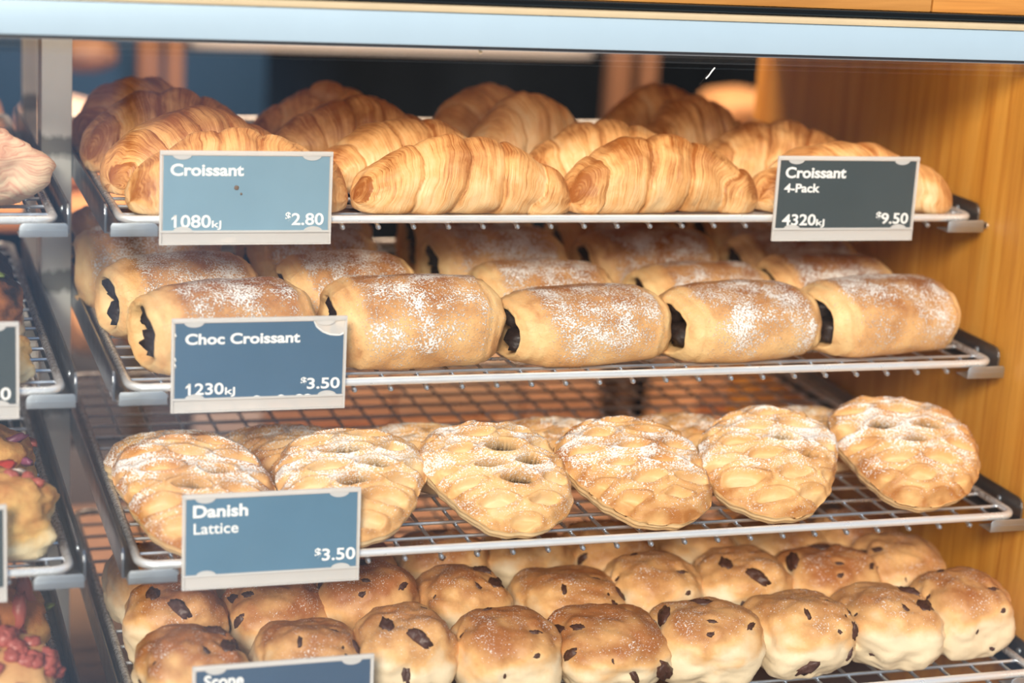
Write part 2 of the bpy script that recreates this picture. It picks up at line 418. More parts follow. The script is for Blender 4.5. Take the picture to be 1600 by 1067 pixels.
def bracket_meshes(sgn):
    """sgn=+1: bracket at the left end of a tray (plate at x=0, ledge to +x); -1 mirrored"""
    h = .0197; D = .415
    prof = [(-.0005, .0), (-.0005, h-.007), (.0008, h-.003), (.004, h-.0005), (.008, h), (D, h), (D, 0)]
    pl = MB().prism(prof, 0, -.0011, .0007, .0004)
    led = MB().box((.0007, .0, 0), (.0115, D, .0009)) if sgn > 0 else MB().box((-.0115, .0, 0), (-.0007, D, .0009))
    l = .0327
    q = [(.0016, .0), (.0016, .0072), (.0028, .0092), (l-.0035, .0092), (l-.001, .0080), (l, .0060), (l, 0)]
    q = [(sgn*a, b) for a, b in q]
    lip = MB().prism(q, 1, -.0118, -.0105, .0003)
    lip.box((sgn*.0016 if sgn > 0 else -l, -.0108, 0), (l if sgn > 0 else -.0016, .004, .0009))
    lip.box((min(sgn*.0022, sgn*(l-.001)), -.01215, .0045), (max(sgn*.0022, sgn*(l-.001)), -.0117, .0049))
    bo = MB().tube([(sgn*.0006, .03, .0105), (sgn*.0020, .03, .0105), (sgn*.0026, .03, .0105)], .002, 12, radii=[.0026, .0024, .0012])
    return [pl.mesh('side_plate', m_plate), led.mesh('ledge', m_plate), lip.mesh('front_lip', m_lip), bo.mesh('rivet', m_lip)]
BL, BR = bracket_meshes(1), bracket_meshes(-1)
def bracket(x, k, ms, label):
    y, z = SHELF[k]; o = empty('shelf_bracket', (x, y, z)); tag(o, label, 'bracket', 'steel shelf brackets')
    for n, me in zip(('side_plate', 'ledge', 'front_lip', 'rivet'), ms): link(n, me, o)
for k in range(4):
    bracket(0, k, BL, f'steel shelf bracket under the left end of the {ON[k]} tray')
    bracket(WID, k, BR, f'dark shelf bracket against the oak panel, holding the {ON[k]} tray')
    bracket(-GAP, k, BR, f'steel bracket left of the wide upright, {ORD[k]} shelf of the left bank')

# ------------------------------------------------------------------ pastries
def croissant_mesh(seed, L=.078, R=.0315, bend=.018, ns=2.3):
    rd = random.Random(seed); nt, nh = 150, 60
    P = np.zeros((nt, nh, 3)); cr = np.zeros((nt, nh)); uv = np.zeros((nt, nh, 3))
    ph = rd.uniform(0, 6); sk = rd.uniform(.09, .16)*rd.choice((-1, 1)); asym = rd.uniform(-.12, .12)
    for i in range(nt):
        t_ = -1 + 2*i/(nt-1); tt = t_; a_ = abs(t_)
        end = math.sqrt(max(0., 1-((a_-.86)/.14)**2)) if a_ > .86 else 1.
        base = R*(.44+.56*max(0, math.cos(PI/2*a_))**.85)*max(end, .06)
        cx = L*t_; cy = -bend*(t_*t_-.33); al = math.atan2(-2*bend*t_, L)
        nx, ny = -math.sin(al), math.cos(al)
        for k in range(nh):
            th = 2*PI*k/nh; s, c = math.sin(th), math.cos(th)
            q = (t_*1.5, s*.6, c*.6)
            tw = t_ + asym*(1-a_) + sk*math.sin(th*1.0+ph)*(1-.4*a_) + .07*fb(q, 1.3, seed)
            g = abs(tw)*ns + .5; kk = math.floor(g); fr = g-kk
            if kk == 0: bul = math.sqrt(max(0, 1-((fr-.5)*2)**2*.96))
            else: bul = math.sqrt(max(0., math.sin(PI*min(1, fr**.72)*.985+.02)))
            r = base*(.87+.19*bul)*(1+.10*fb(q, 1.1, seed+3)) + .0016*fb(q, 3.2, seed+5)
            ry, rz = 1.08*r, .98*r
            zc = .80*R*.98*(.44+.56*max(0, math.cos(PI/2*a_))**.85)
            z = zc + rz*s
            if z < .004: z = .004*math.exp((z-.004)/.012) if z > -.1 else 0
            P[i, k] = (cx+nx*ry*c, cy+ny*ry*c, z)
            up = .5+.5*s
            cr[i, k] = .12 + .46*up**1.3*(.30+.70*bul) + .16*up - .12*(1-bul) + .12*(a_ > .9) + .22*fb(q, 1.8, seed+11) + (.34*math.exp(-((fr-.03)/.07)**2) if kk > 0 else .30*math.exp(-((fr-.97)/.06)**2))
            uv[i, k] = (tw, c*1.2, s*1.2)
    P[:, :, 2] -= P[:, :, 2].min()
    return rings('croissant', P, m_croi, {'crust': cr}, uv)
CM = [croissant_mesh(i, L=.078+.002*(i % 3-1), bend=b, ns=n_) for i, (b, n_) in enumerate([(.016, 2.3), (.022, 2.0), (.012, 2.5), (.026, 2.2), (.020, 2.6)])]
def place(name, me, loc, rz=0., sc=(1, 1, 1), label='', cat='', group=None, rx=0., ry=0., parent=None):
    o = link(name, me, parent); o.location = loc; o.rotation_euler = (rx, ry, rz); o.scale = sc
    if label: tag(o, label, cat, group)
    return o
TOPZ = SHELF[0][1]+.0100
def R(a): return math.radians(a)
CRO = [  # x, y, rz, mesh, scale, dz, label
 (.092, .026, 4, 0, (1.0, 1, 1), 0, 'front row croissant mostly hidden by the blue-hazed 1080kJ price tag'),
 (.252, .024, -2, 2, (1.0, 1.02, .93), 0, 'pale golden croissant standing second from left in the front row of the top shelf'),
 (.403, .024, 3, 1, (.96, 1.02, 1.0), 0, 'front row croissant with a torn pale right tip, third from left'),
 (.560, .026, -4, 3, (1.04, 1, .93), 0, 'front row croissant behind the 4-Pack price tag by the oak panel'),
 (.078, .100, 14, 4, (.92, 1, 1.06), 0, 'striped croissant rising behind the left end of the blue-hazed Croissant tag'),
 (.236, .098, -6, 3, (.94, 1, .97), 0, 'croissant peeking over the second front row croissant, with fanned layers'),
 (.392, .098, 5, 0, (.96, 1, .97), 0, 'croissant behind the gap between the second and third front row croissants'),
 (.538, .104, -5, 1, (.88, 1, 1.0), 0, 'second row croissant showing just left of the 4-Pack tag'),
 (.070, .184, 8, 1, (.86, 1, 1.10), 0, 'browned croissant behind the striped left croissant'),
 (.214, .177, -6, 4, (.86, 1, 1.04), .0, 'dark topped croissant before the knobbly one, third row'),
 (.352, .172, 24, 2, (.72, 1, 1.12), 0, 'short brown croissant with a round pale end, middle of third row'),
 (.500, .182, 18, 0, (.70, 1, 1.12), 0, 'third row croissant nearest the oak panel'),
 (.060, .262, 18, 3, (.78, 1, 1.06), 0, 'croissant at the back left next to the steel upright'),
 (.212, .252, -8, 1, (.84, 1, .98), .0, 'back row croissant with a raised knob of twisted dough'),
 (.342, .244, 18, 4, (.74, 1, 1.08), 0, 'dark brown croissant at the back, right of the knobbly one'),
 (.498, .256, 10, 2, (.72, 1, 1.08), 0, 'shaded olive brown croissant furthest back on the right'),
]
for x, y, rz, mi, sc, dz, lab in CRO:
    o = place('croissant', CM[mi], (x, y, TOPZ+dz), R(rz), sc, lab, 'croissant', 'croissants on the top shelf')
    if 'knob' in lab and 'raised' in lab:
        kn = rings('dough_knob', [[(.010*math.sin(PI*(i+.5)/14)*math.cos(2*PI*k/20)*1.5*(1+.2*math.sin(3*PI*k/10)), .010*math.sin(PI*(i+.5)/14)*math.sin(2*PI*k/20), .012*math.cos(PI*(i+.5)/14)) for k in range(20)] for i in range(14)], m_croi, {'crust': np.full((14, 20), .85)}, np.zeros((14, 20, 3)))
        q = link('dough_knob', kn, o); q.location = (-.004, 0, .047); q.rotation_euler = (.1, .25, .5); q.scale = (1.45, 1.35, 1.15)

def pain_mesh(seed, L=.059, a=.040, b=.032):
    rd = random.Random(100+seed); nh = 64; ncap = 18; nb = 54
    rows = []
    for i in range(ncap): rows.append((-1, i/(ncap-1)))
    for i in range(1, nb-1): rows.append((-1+2*i/(nb-1), 1.))
    for i in range(ncap): rows.append((1, 1-i/(ncap-1)))
    n = len(rows); P = np.zeros((n, nh, 3)); cr = np.zeros((n, nh)); du = np.zeros((n, nh))
    b1, b2 = rd.uniform(.70, .78), rd.uniform(.74, .82)
    for i, (t_, rho) in enumerate(rows):
        rho = max(rho, .02); a_ = abs(t_)
        for k in range(nh):
            th = 2*PI*k/nh; c, s = math.cos(th), math.sin(th)
            ex = 2/2.25
            y = a*math.copysign(abs(c)**ex, c); z = b*math.copysign(abs(s)**ex, s)
            wob = .05*fb((t_, c, s), 1.3, seed)
            edge = b1 if t_ < 0 else b2
            ed2 = edge + .05*fb((0, c, s), 1.5, seed+2)
            prof = 1 - .06*sst(ed2-.02, ed2+.03, a_) - .05*sst(ed2+.10, ed2+.14, a_) - .10*max(0, (a_-.90)/.10)**2 - .10*a_**2
            prof *= 1 + wob + .018*fb((t_*9, c*1.4, s*1.4), 1., seed+4)*sst(ed2-.1, ed2, a_) + .03*math.cos(t_*PI/2) - .02
            x = L*t_ + .003*fb((t_, c, s), 1.1, seed+9)
            if rho < 1:
                sp = math.sin(2*PI*(rho*2.4 - th/(2*PI)))
                dep = (.024*(1-sst(.50, .92, rho)) if t_ < 0 else .006*(1-rho**2.4)) + .0016*sp*(rho > .12)*(rho < .97)
                x += dep if t_ < 0 else -dep
                prof *= rho
            up = .5+.5*s
            zz = z*prof
            P[i, k] = (x, y*prof, zz + .0007*fb((x*40, y*40, z*40), 1., seed))
            body = 1-sst(ed2-.12, ed2+.10, a_)
            if rho < 1: cr[i, k] = .10 + .30*(.5+.5*math.sin(2*PI*(rho*2.4-th/(2*PI)))) ; du[i, k] = 0
            else:
                cr[i, k] = .28 + .28*body*(.5+.5*up) + .16*body*sst(.60, .95, up) + .10*up + .35*(1-body)*fb((t_*11, c*1.2, s*1.2), 1., seed+6) + .18*fb((t_*2, c, s), 1.2, seed+7)
                du[i, k] = (.30+.70*body)*sst(-.25, .62, up)
    z = P[:, :, 2]; zf = -.86*b
    P[:, :, 2] = np.where(z < zf+.004, zf + .004*np.exp(np.clip((z-zf-.004)/.008, -8, 0)), z)
    P[:, :, 2] -= P[:, :, 2].min()
    return rings('pastry_roll', P, m_pain, {'crust': cr, 'dust': du})
def lump_mesh(name, a, b, c, seed, mat, n=2.2, amp=.18, sc=1.6, nu=14, nv=18):
    P = np.zeros((nu, nv, 3))
    for i in range(nu):
        u = PI*(i+.25)/(nu-.5)
        for k in range(nv):
            v = 2*PI*k/nv
            d = (math.sin(u)*math.cos(v), math.sin(u)*math.sin(v), math.cos(u))
            r = (abs(d[0])**n+abs(d[1])**n+abs(d[2])**n)**(-1/n)*(1+amp*fb(d, sc, seed))
            P[i, k] = (a*d[0]*r, b*d[1]*r, c*d[2]*r)
    return rings(name, P, mat)
PM = [pain_mesh(i, a=.041+.002*(i % 2), b=.031+.0012*(i % 3)) for i in range(5)]
CH = [lump_mesh('chocolate', .016, .0125, .0100, i, m_choc, 2.6, .3, 2.4) for i in range(3)]
def pain(x, y, rz, mi, sc, lab, dz=0, flip=False):
    o = empty('choc_croissant', (x, y, SHELF[1][1]+.0100+dz), R(rz)); o.scale = sc
    tag(o, lab, 'choc croissant', 'choc croissants on the second shelf')
    link('pastry_roll', PM[mi], o)
    for j, (py, pz) in enumerate(((-.008, .020), (.006, .037))):
        c = link('chocolate', CH[(mi+j) % 3], o); c.location = (-.0440+.002*j, py, pz); c.rotation_euler = (.4*j, .1, .15*j)
    return o
PAI = [
 (.078, -.008, 13, 0, (.98, 1, 1.04), 'choc croissant behind the Choc Croissant tag, chocolate showing at its left end'),
 (.210, -.006, 3, 1, (1.0, 1.05, 1.03), 'tallest sugar dusted choc croissant, just right of the Choc Croissant tag'),
 (.337, -.010, 8, 2, (1.04, 1, .84), 'low rectangular choc croissant in the middle of the front row'),
 (.458, -.010, 9, 3, (.99, 1, .92), 'front row choc croissant with a large dark chocolate hole, fourth from left'),
 (.577, -.006, 11, 4, (1.0, 1, .93), 'heavily sugared choc croissant at the right end by the oak panel'),
 (.062, .078, 12, 2, (.90, 1, .95), 'shaded choc croissant with a pale open end behind the tagged one'),
 (.182, .078, 8, 3, (.84, 1, 1.02), 'wrinkled choc croissant in the gap left of the tallest one'),
 (.335, .076, 0, 4, (.88, 1, .86), 'choc croissant whose sugared top shows just above the low middle one'),
 (.468, .078, 3, 0, (.92, 1, .84), 'choc croissant mostly hidden behind the one with the large chocolate hole'),
 (.574, .078, 2, 1, (.86, 1, .92), 'choc croissant tucked behind the right end one'),
 (.052, .165, -6, 4, (.90, 1, 1.02), 'dim choc croissant far back beside the steel upright'),
 (.175, .165, 4, 0, (.86, 1, 1.02), 'dim choc croissant under the right end of the 1080kJ tag'),
 (.322, .160, 6, 1, (.90, 1, 1.02), 'dark brown choc croissant with a sunlit patch, third row middle'),
 (.455, .160, 0, 2, (.94, 1, .96), 'third row choc croissant with an even grey sugar coat'),
 (.586, .165, 0, 3, (.90, 1, .92), 'third row choc croissant near the oak panel'),
 (.055, .252, 4, 1, (.88, 1, 1), 'choc croissant at the very back on the left'),
 (.190, .252, 0, 3, (.88, 1, 1), 'choc croissant at the very back, second from left'),
 (.328, .248, 3, 4, (.88, 1, 1.05), 'choc croissant at the very back, behind the sunlit dark one'),
 (.460, .250, 0, 0, (.90, 1, 1.0), 'choc croissant at the very back, second from right'),
 (.592, .250, 0, 2, (.88, 1, 1.0), 'choc croissant at the very back on the right'),
]
for x, y, rz, mi, sc, lab in PAI: pain(x, y, rz, mi, sc, lab)

def lattice_mesh(seed, ndeep, A=.0540, B=.0575, T=.034):
    rd = random.Random(200+seed); nh = 210; nr = 74
    rows = [('t', i/(nr-1)) for i in range(nr)] + [('s', i/9) for i in range(1, 10)] + [('b', 1-i/6) for i in range(1, 6)]
    n = len(rows); P = np.zeros((n, nh, 3)); cr = np.zeros((n, nh)); du = np.zeros((n, nh)); dk = np.zeros((n, nh))
    hx, hy = .0350, .0178; ox, oy = rd.uniform(0, hx), rd.uniform(0, hy); rot = rd.uniform(-.10, .10)
    deep = {}
    cand = []
    for rr in range(-4, 5):
        for cc in range(-4, 5):
            cand.append((math.hypot((cc+.5-(.5 if rr % 2 else 0))*hx-ox-.004, (rr+.5)*hy-oy-.004), (rr, cc)))
    deepset = {q for _, q in sorted(cand)[:ndeep]}
    mir = -1 if seed in (1, 4) else 1
    poly = [(-1.02, .42), (-.62, .93), (.10, 1.03), (.72, .84), (1.03, .22), (.94, -.62), (.46, -1.0), (-.14, -1.02), (-.62, -.52)]
    poly = [(mir*(x+rd.uniform(-.06, .06)), y+rd.uniform(-.06, .06)) for x, y in poly]
    raw = []
    for k in range(nh):
        c, s = math.cos(2*PI*k/nh), math.sin(2*PI*k/nh); best = 9
        for (ax, ay), (bx, by) in zip(poly, poly[1:]+poly[:1]):
            ex, ey = bx-ax, by-ay; den = c*ey-s*ex
            if abs(den) < 1e-9: continue
            tt = (ax*ey-ay*ex)/den; uu = (ax*s-ay*c)/den
            if tt > 0 and -1e-6 <= uu <= 1+1e-6: best = min(best, tt)
        raw.append(best)
    raw = np.array(raw); sm = sum(np.roll(raw, j) for j in range(-9, 10))/19
    sm = sm*(1+np.array([.012*math.sin(11*2*PI*k/nh+seed)+.008*math.sin(23*2*PI*k/nh) for k in range(nh)]))
    outl = lambda k: float(sm[k])
    for i, (kd, q) in enumerate(rows):
        for k in range(nh):
            th = 2*PI*k/nh; o_ = outl(k); c, s = math.cos(th), math.sin(th)
            if kd == 't':
                r = max(q, .004)
                x, y = A*o_*r*c, B*o_*r*s
                dome = T*(.60+.40*(1-r**2.6)) - .006*sst(.9, 1, r)
                wx = x*math.cos(rot)-y*math.sin(rot) + .005*fb((x*26, y*26, 0), 1, seed); wy = x*math.sin(rot)+y*math.cos(rot) + .004*fb((x*26, y*26, 3), 1, seed)
                row = math.floor((wy+oy)/hy); xx = (wx+ox)/hx + (.5 if row % 2 else 0); colm = math.floor(xx)
                du_ = (xx-colm-.5); dv = ((wy+oy)/hy-row-.5)
                kq = (row, colm)
                if kq not in deep: deep[kq] = (rd.random(), rd.uniform(.74, 1.05), rd.uniform(-.07, .07))
                dp, szz, off = deep[kq]
                # almond shaped slit
                e = (abs(du_+off)/(.45*szz))**1.4 + (abs(dv)/(.40*szz))**1.8
                m_ = 1-sst(.52, 1.0, e)
                fade = 1-sst(.80, .97, r)*.55
                centre = math.hypot(x/A, y/B) < .62
                isd = kq in deepset
                depth = (.0068 + (.0130 if isd else 0))*m_*fade
                lip = .0020*math.exp(-((e-1.15)/.35)**2)
                z = dome - depth + lip*fade + .0006*fb((x*120, y*120, 0), 1, seed)
                cr[i, k] = .46 - .23*m_*fade + .16*math.exp(-((e-1.3)/.35)**2) + .20*sst(.70, 1., r) + .25*fb((x*45, y*45, 7), 1, seed)
                du[i, k] = (.45+.55*sst(-.9, .3, y/B))*(1-.9*m_)
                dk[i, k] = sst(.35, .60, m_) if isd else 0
            elif kd == 's':
                z = (T*.60-.006)*(1-q) ; bulg = 1 + .018*math.sin(q*PI) + .012*math.sin(q*PI*5+2*math.sin(3*th))
                x, y = A*o_*bulg*c*(1-.10*q), B*o_*bulg*s*(1-.10*q)
                cr[i, k] = .30*(1-q)**2 + .02 + .12*(.5+.5*math.sin(q*PI*5+2*math.sin(3*th)))
            else:
                z = 0.; x, y = A*o_*c*.9*max(q, .01), B*o_*s*.9*max(q, .01); cr[i, k] = .45
            P[i, k] = (x, y, z)
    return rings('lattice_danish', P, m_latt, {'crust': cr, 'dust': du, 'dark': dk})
LM = [lattice_mesh(i, nd) for i, nd in enumerate((2, 3, 4, 0, 2, 3))]
LAT = [ # x, y, rz, tilt, mesh, scale, label
 (.050, -.060, -12, 24, 0, (1.0, .92, .88), 'lattice danish at the left end, cut off by the Danish Lattice tag'),
 (.160, -.062, -4, 26, 1, (1.0, .88, .86), 'lattice danish half hidden by the right edge of the Danish Lattice tag'),
 (.2575, -.063, 0, 29, 2, (.98, .88, .88), 'lattice danish with four black holes at its centre'),
 (.364, -.062, 2, 26, 3, (1.04, .88, .88), 'lattice danish with shallow closed slits, fourth from left'),
 (.474, -.060, -3, 28, 4, (1.02, .9, .88), 'lattice danish with a thick icing sugar dusting, second from right'),
 (.583, -.056, -10, 30, 5, (1.04, .92, .9), 'browner lattice danish leaning at the right end beside the oak panel'),
]
TZ3 = SHELF[2][1]+.0100
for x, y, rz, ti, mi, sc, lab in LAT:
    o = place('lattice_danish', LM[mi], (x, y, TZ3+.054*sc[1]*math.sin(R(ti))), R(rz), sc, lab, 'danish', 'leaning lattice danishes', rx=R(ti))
BAK = [(.060, .042, 8, 3, 'lattice danish lying behind the left end one'), (.242, .040, -10, 0, 'shaded lattice danish lying behind the one with black holes'),
       (.346, .042, 8, 1, 'shaded lattice danish lying behind the fourth leaning one'), (.450, .042, 5, 2, 'dark sugared lattice danish lying behind the thickly dusted one'),
       (.560, .045, 0, 4, 'shaded lattice danish lying behind the right end one'), (.140, .048, 0, 5, 'lattice danish lying behind the one at the right edge of the tag')]
for x, y, rz, mi, lab in BAK:
    place('lattice_danish', LM[mi], (x, y, TZ3), R(rz), (.95, .9, .92), lab, 'danish', 'lattice danishes lying flat behind')

def bun_mesh(seed, a=.040, b=.038, c=.030):
    rd = random.Random(300+seed); nu, nv = 70, 84
    P = np.zeros((nu, nv, 3)); cr = np.zeros((nu, nv)); du = np.zeros((nu, nv)); n = 3.1
    for i in range(nu):
        u = PI*(i+.1)/(nu-.8)
        for k in range(nv):
            v = 2*PI*k/nv
            d = (math.sin(u)*math.cos(v), math.sin(u)*math.sin(v), math.cos(u))
            r = (abs(d[0])**n+abs(d[1])**n+abs(d[2])**2.4)**(-1/n)
            r *= 1 + .12*fb(d, 1.2, seed) + .04*fb(d, 3.5, seed+3)
            # torn pleats low on the sides
            pl = max(0, -d[2]+.15)*(.5+.5*math.sin(7*v+seed*2+3*fb(d, 1.2, seed)))
            r *= 1-.07*pl
            P[i, k] = (a*d[0]*r*(1-.10*max(0, -d[2])), b*d[1]*r*(1-.10*max(0, -d[2])), c*d[2]*r)
            zz = d[2]*r + .5*fb(d, 1.5, seed+8)
            cr[i, k] = .06 + .80*sst(-.22, .98, zz); du[i, k] = sst(.1, .9, zz)*.9
    z = P[:, :, 2]; zf = -.80*c
    P[:, :, 2] = np.where(z < zf+.003, zf + .003*np.exp(np.clip((z-zf-.003)/.006, -8, 0)), z); P[:, :, 2] -= P[:, :, 2].min()
    spots = []
    tries = 0
    while len(spots) < 9 and tries < 400:
        tries += 1
        i = rd.randrange(8, nu-20); k = rd.randrange(nv)
        p = P[i, k]
        if p[2] < .008: continue
        if p[1] > .015: continue
        if any((p-q[0]) @ (p-q[0]) < .012**2 for q in spots): continue
        du_, dv_ = P[i+1, k]-P[i-1, k], P[i, (k+1) % nv]-P[i, k-1]
        nn = np.cross(du_, dv_); nn /= np.linalg.norm(nn)
        if nn @ (p-np.array((0, 0, .02))) < 0: nn = -nn
        spots.append((p, nn, rd.uniform(0, 6), rd.choice((.45, .6, .8, 1.0, 1.5))))
    for p, nn, ro, sz in spots:
        dd = ((P-p)**2).sum(2); w = np.exp(-dd/(.0046*sz+.0015)**2); P = P - w[..., None]*nn*(.0016+.0010*sz); cr = cr - .25*w; du = du*(1-.7*w)
    P[:, :, 2] = np.maximum(P[:, :, 2], 0)
    spots = [(p-nn*(.0016+.0010*sz), nn, ro, sz) for p, nn, ro, sz in spots]
    me = rings('bun', P, m_bun, {'crust': cr, 'dust': du})
    return me, spots
BM = [bun_mesh(i) for i in range(6)]
RM = [lump_mesh('raisin', .0072, .0026+.0005*i, .0030, i+20, m_raisin, 2., .45, 2.0, 12, 16) for i in range(4)]
TZ4 = SHELF[3][1]+.0100
def bun(x, y, rz, mi, sc, lab, raisins=9):
    o = empty('scone', (x, y, TZ4), R(rz)); o.scale = sc; tag(o, lab, 'scone', 'fruit scones on the bottom shelf')
    me, sp = BM[mi]; link('bun', me, o)
    for j, (p, nn, ro, s) in enumerate(sp[:raisins]):
        q = link('raisin', RM[(j+mi) % 4], o); q.location = Vector(p)-Vector(nn)*.0004
        q.rotation_mode = 'QUATERNION'
        q.rotation_quaternion = Vector(nn).to_track_quat('Z', 'Y') @ Matrix.Rotation(ro, 4, 'Z').to_quaternion(); q.scale = (s, s, s)
BUN = [
 (.046, -.112, 6, 0, .94, 1.0, 'front scone rising behind the left end of the Scone tag, floury with a split top'),
 (.122, -.110, -4, 1, .92, .98, 'front scone behind the right end of the Scone tag, two dark raisins on top'),
 (.186, -.112, 3, 2, .90, 1.08, 'squarish brown scone immediately right of the Scone tag'),
 (.258, -.118, -5, 3, 1.0, 1.0, 'front scone with a ragged floury raisin crack across the top'),
 (.331, -.120, 2, 4, 1.06, 0.93, 'wide golden front scone with one long raisin on its crown'),
 (.403, -.120, -3, 5, 1.02, 0.97, 'front scone with a plain pale lower face, fourth from the right'),
 (.479, -.120, 8, 1, 1.0, 0.97, 'yellow glazed front scone with a smooth dome, third from the right'),
 (.552, -.118, -6, 0, 1.02, 0.95, 'front scone with a brown patch low on its face, second from the right'),
 (.616, -.110, 4, 3, .97, 1.06, 'front scone at the right end, raisins bursting from its base'),
 (.044, -.034, -6, 2, .90, 1.06, 'second row scone at the left, a long dark seam on its side'),
 (.116, -.034, 4, 4, .92, 1.0, 'dim brown second row scone below the Danish Lattice tag'),
 (.178, -.032, -3, 5, .96, 1.16, 'second row scone behind the squarish brown front one'),
 (.253, -.036, 5, 0, .90, 1.0, 'second row scone behind the cracked floury one, small and floury'),
 (.331, -.040, -4, 1, 1.06, .90, 'broad second row scone behind the wide golden one, big raisins to the right'),
 (.399, -.036, 3, 3, .96, 1.02, 'second row scone with dark raisins near its right shoulder'),
 (.470, -.036, -5, 2, .98, 1.0, 'second row scone behind the yellow glazed one, smooth pale front'),
 (.541, -.036, 6, 5, 1.0, 1.0, 'second row scone with a floury crease down its right side'),
 (.606, -.034, -3, 4, .92, 1.06, 'second row scone closest to the oak panel, dark fruit at its foot'),
 (.040, .044, 0, 3, .88, 1.0, 'third row scone in the back left corner beside the bracket'),
 (.115, .044, 5, 0, .92, 1.0, 'third row scone hidden behind the Danish Lattice tag'),
 (.186, .044, 5, 1, .92, 1.0, 'third row scone behind the lattice tag right corner'),
 (.257, .044, 0, 5, .92, .98, 'third row scone in shade below the tray rod, left of centre'),
 (.326, .044, -4, 2, .90, .95, 'third row scone in shade directly behind the broad second row one'),
 (.395, .044, 4, 4, .92, .95, 'third row scone in shade right of centre'),
 (.466, .044, -2, 0, .92, .95, 'third row scone in shade behind the smooth pale one'),
 (.540, .044, 3, 1, .98, .92, 'third row scone in shade behind the floury creased one'),
 (.610, .044, 3, 3, .90, .95, 'third row scone in the back corner by the oak panel'),
]
for x, y, rz, mi, s, sz, lab in BUN: bun(x, y, rz, mi, (s*.97, s, sz), lab, 9 if y < 0 else 4)

# ------------------------------------------------------------------ left bank: savoury things at the edge of the picture
def blob(name, a, b, c, seed, mat, n=2.4, amp=.12, sc=1.5, crust=(0., 1.), nu=54, nv=64, stri=False, point=0.):
    P = np.zeros((nu, nv, 3)); cr = np.zeros((nu, nv)); uv = np.zeros((nu, nv, 3))
    for i in range(nu):
        u = PI*(i+.1)/(nu-.8)
        for k in range(nv):
            v = 2*PI*k/nv
            d = (math.sin(u)*math.cos(v), math.sin(u)*math.sin(v), math.cos(u))
            r = (abs(d[0])**n+abs(d[1])**n+abs(d[2])**n)**(-1/n)*(1+amp*fb(d, sc, seed)+.3*amp*fb(d, sc*4, seed+2))
            if point: r *= 1+point*max(0, d[0])**6
            P[i, k] = (a*d[0]*r, b*d[1]*r, c*d[2]*r)
            cr[i, k] = crust[0]+(crust[1]-crust[0])*sst(-.6, 1, d[2]+.5*fb(d, 1.4, seed+4))
            uv[i, k] = (d[2]*.5+.3*d[0]+.2*fb(d, 1.2, seed), d[1], d[0])
    z = P[:, :, 2]; zf = -.75*c
    P[:, :, 2] = np.where(z < zf+.003, zf + .003*np.exp(np.clip((z-zf-.003)/.006, -8, 0)), z); P[:, :, 2] -= P[:, :, 2].min()
    return rings(name, P, mat, {'crust': cr}, uv), P
def topped(name, label, cat, loc, rz, dims, seed, mat, toppings, **kw):
    o = empty(name, loc, rz); tag(o, label, cat, 'savouries at the left edge')
    me, P = blob('bread_base', *dims, seed, mat, **kw); link('bread_base', me, o)
    rd = random.Random(seed)
    for tn, tm, cnt, (sa, sb, sc_) in toppings:
        tms = [lump_mesh(tn, sa, sb, sc_, seed*10+j, tm, 2.2, .35, 2.4, 9, 12) for j in range(3)]
        for j in range(cnt):
            i = rd.randrange(4, 24); k = rd.randrange(P.shape[1]); p = P[i, k]
            q = link(tn, tms[j % 3], o); q.location = p; q.rotation_euler = (rd.uniform(-.5, .5), rd.uniform(-.5, .5), rd.uniform(0, 6))
    return o
def zs(k): return SHELF[k][1]+.0100
o = topped('apple_turnover', 'large pale turnover with pink brown streaks at the left edge, top shelf', 'turnover', (-.094, .040, zs(0)), .10, (.046, .044, .034), 1, m_turn, [], n=1.7, amp=.12, crust=(.10, .50), point=.42)
topped('apple_turnover', 'small dark turnover behind the large pale one', 'turnover', (-.112, .122, zs(0)), 0, (.046, .036, .034), 2, m_turn, [], n=2., amp=.12, crust=(.4, .95))
topped('savoury_scroll', 'charred topped savoury scroll with a white side, left edge of second shelf', 'scroll', (-.090, .050, zs(1)), .1, (.040, .050, .033), 3, m_char, [('herb_bit', m_pepper, 6, (.006, .003, .002))], amp=.14, crust=(-.2, 1.0))
topped('savoury_scroll', 'reddish savoury scroll behind the tag ending in 0', 'scroll', (-.092, -.022, zs(1)), -.1, (.044, .030, .018), 4, m_pizza, [('tomato_piece', m_tomato, 14, (.010, .007, .003))], amp=.16, crust=(.1, .7))
topped('savoury_scroll', 'dark scroll at the back of the left bank second shelf', 'scroll', (-.092, .140, zs(1)), .1, (.040, .034, .034), 9, m_char, [], amp=.14, crust=(.5, 1.1))
topped('pizza_bread', 'cheesy pizza bread with red capsicum and onion, left edge of third shelf', 'pizza bread', (-.098, -.070, zs(2)), .1, (.056, .040, .030), 5, m_pizza,
       [('red_capsicum', m_tomato, 16, (.011, .006, .003)), ('onion_strip', m_onion, 4, (.014, .005, .0022)), ('bacon_bit', m_bacon, 26, (.005, .004, .003))], amp=.18, crust=(.05, .80))
topped('pizza_bread', 'shaded pizza bread with purple onion behind the cheesy one', 'pizza bread', (-.098, .022, zs(2)), -.1, (.052, .040, .034), 6, m_pizza,
       [('purple_onion', m_purple, 8, (.012, .005, .003)), ('bacon_bit', m_bacon, 8, (.006, .004, .003))], amp=.14, crust=(.3, .9))
topped('bacon_roll', 'bread roll heaped with pink bacon pieces, bottom left corner', 'bacon roll', (-.104, -.116, zs(3)), .05, (.060, .040, .036), 7, m_bun, [('bacon_piece', m_bacon, 95, (.0060, .0050, .0044))], amp=.12, crust=(.0, .7))
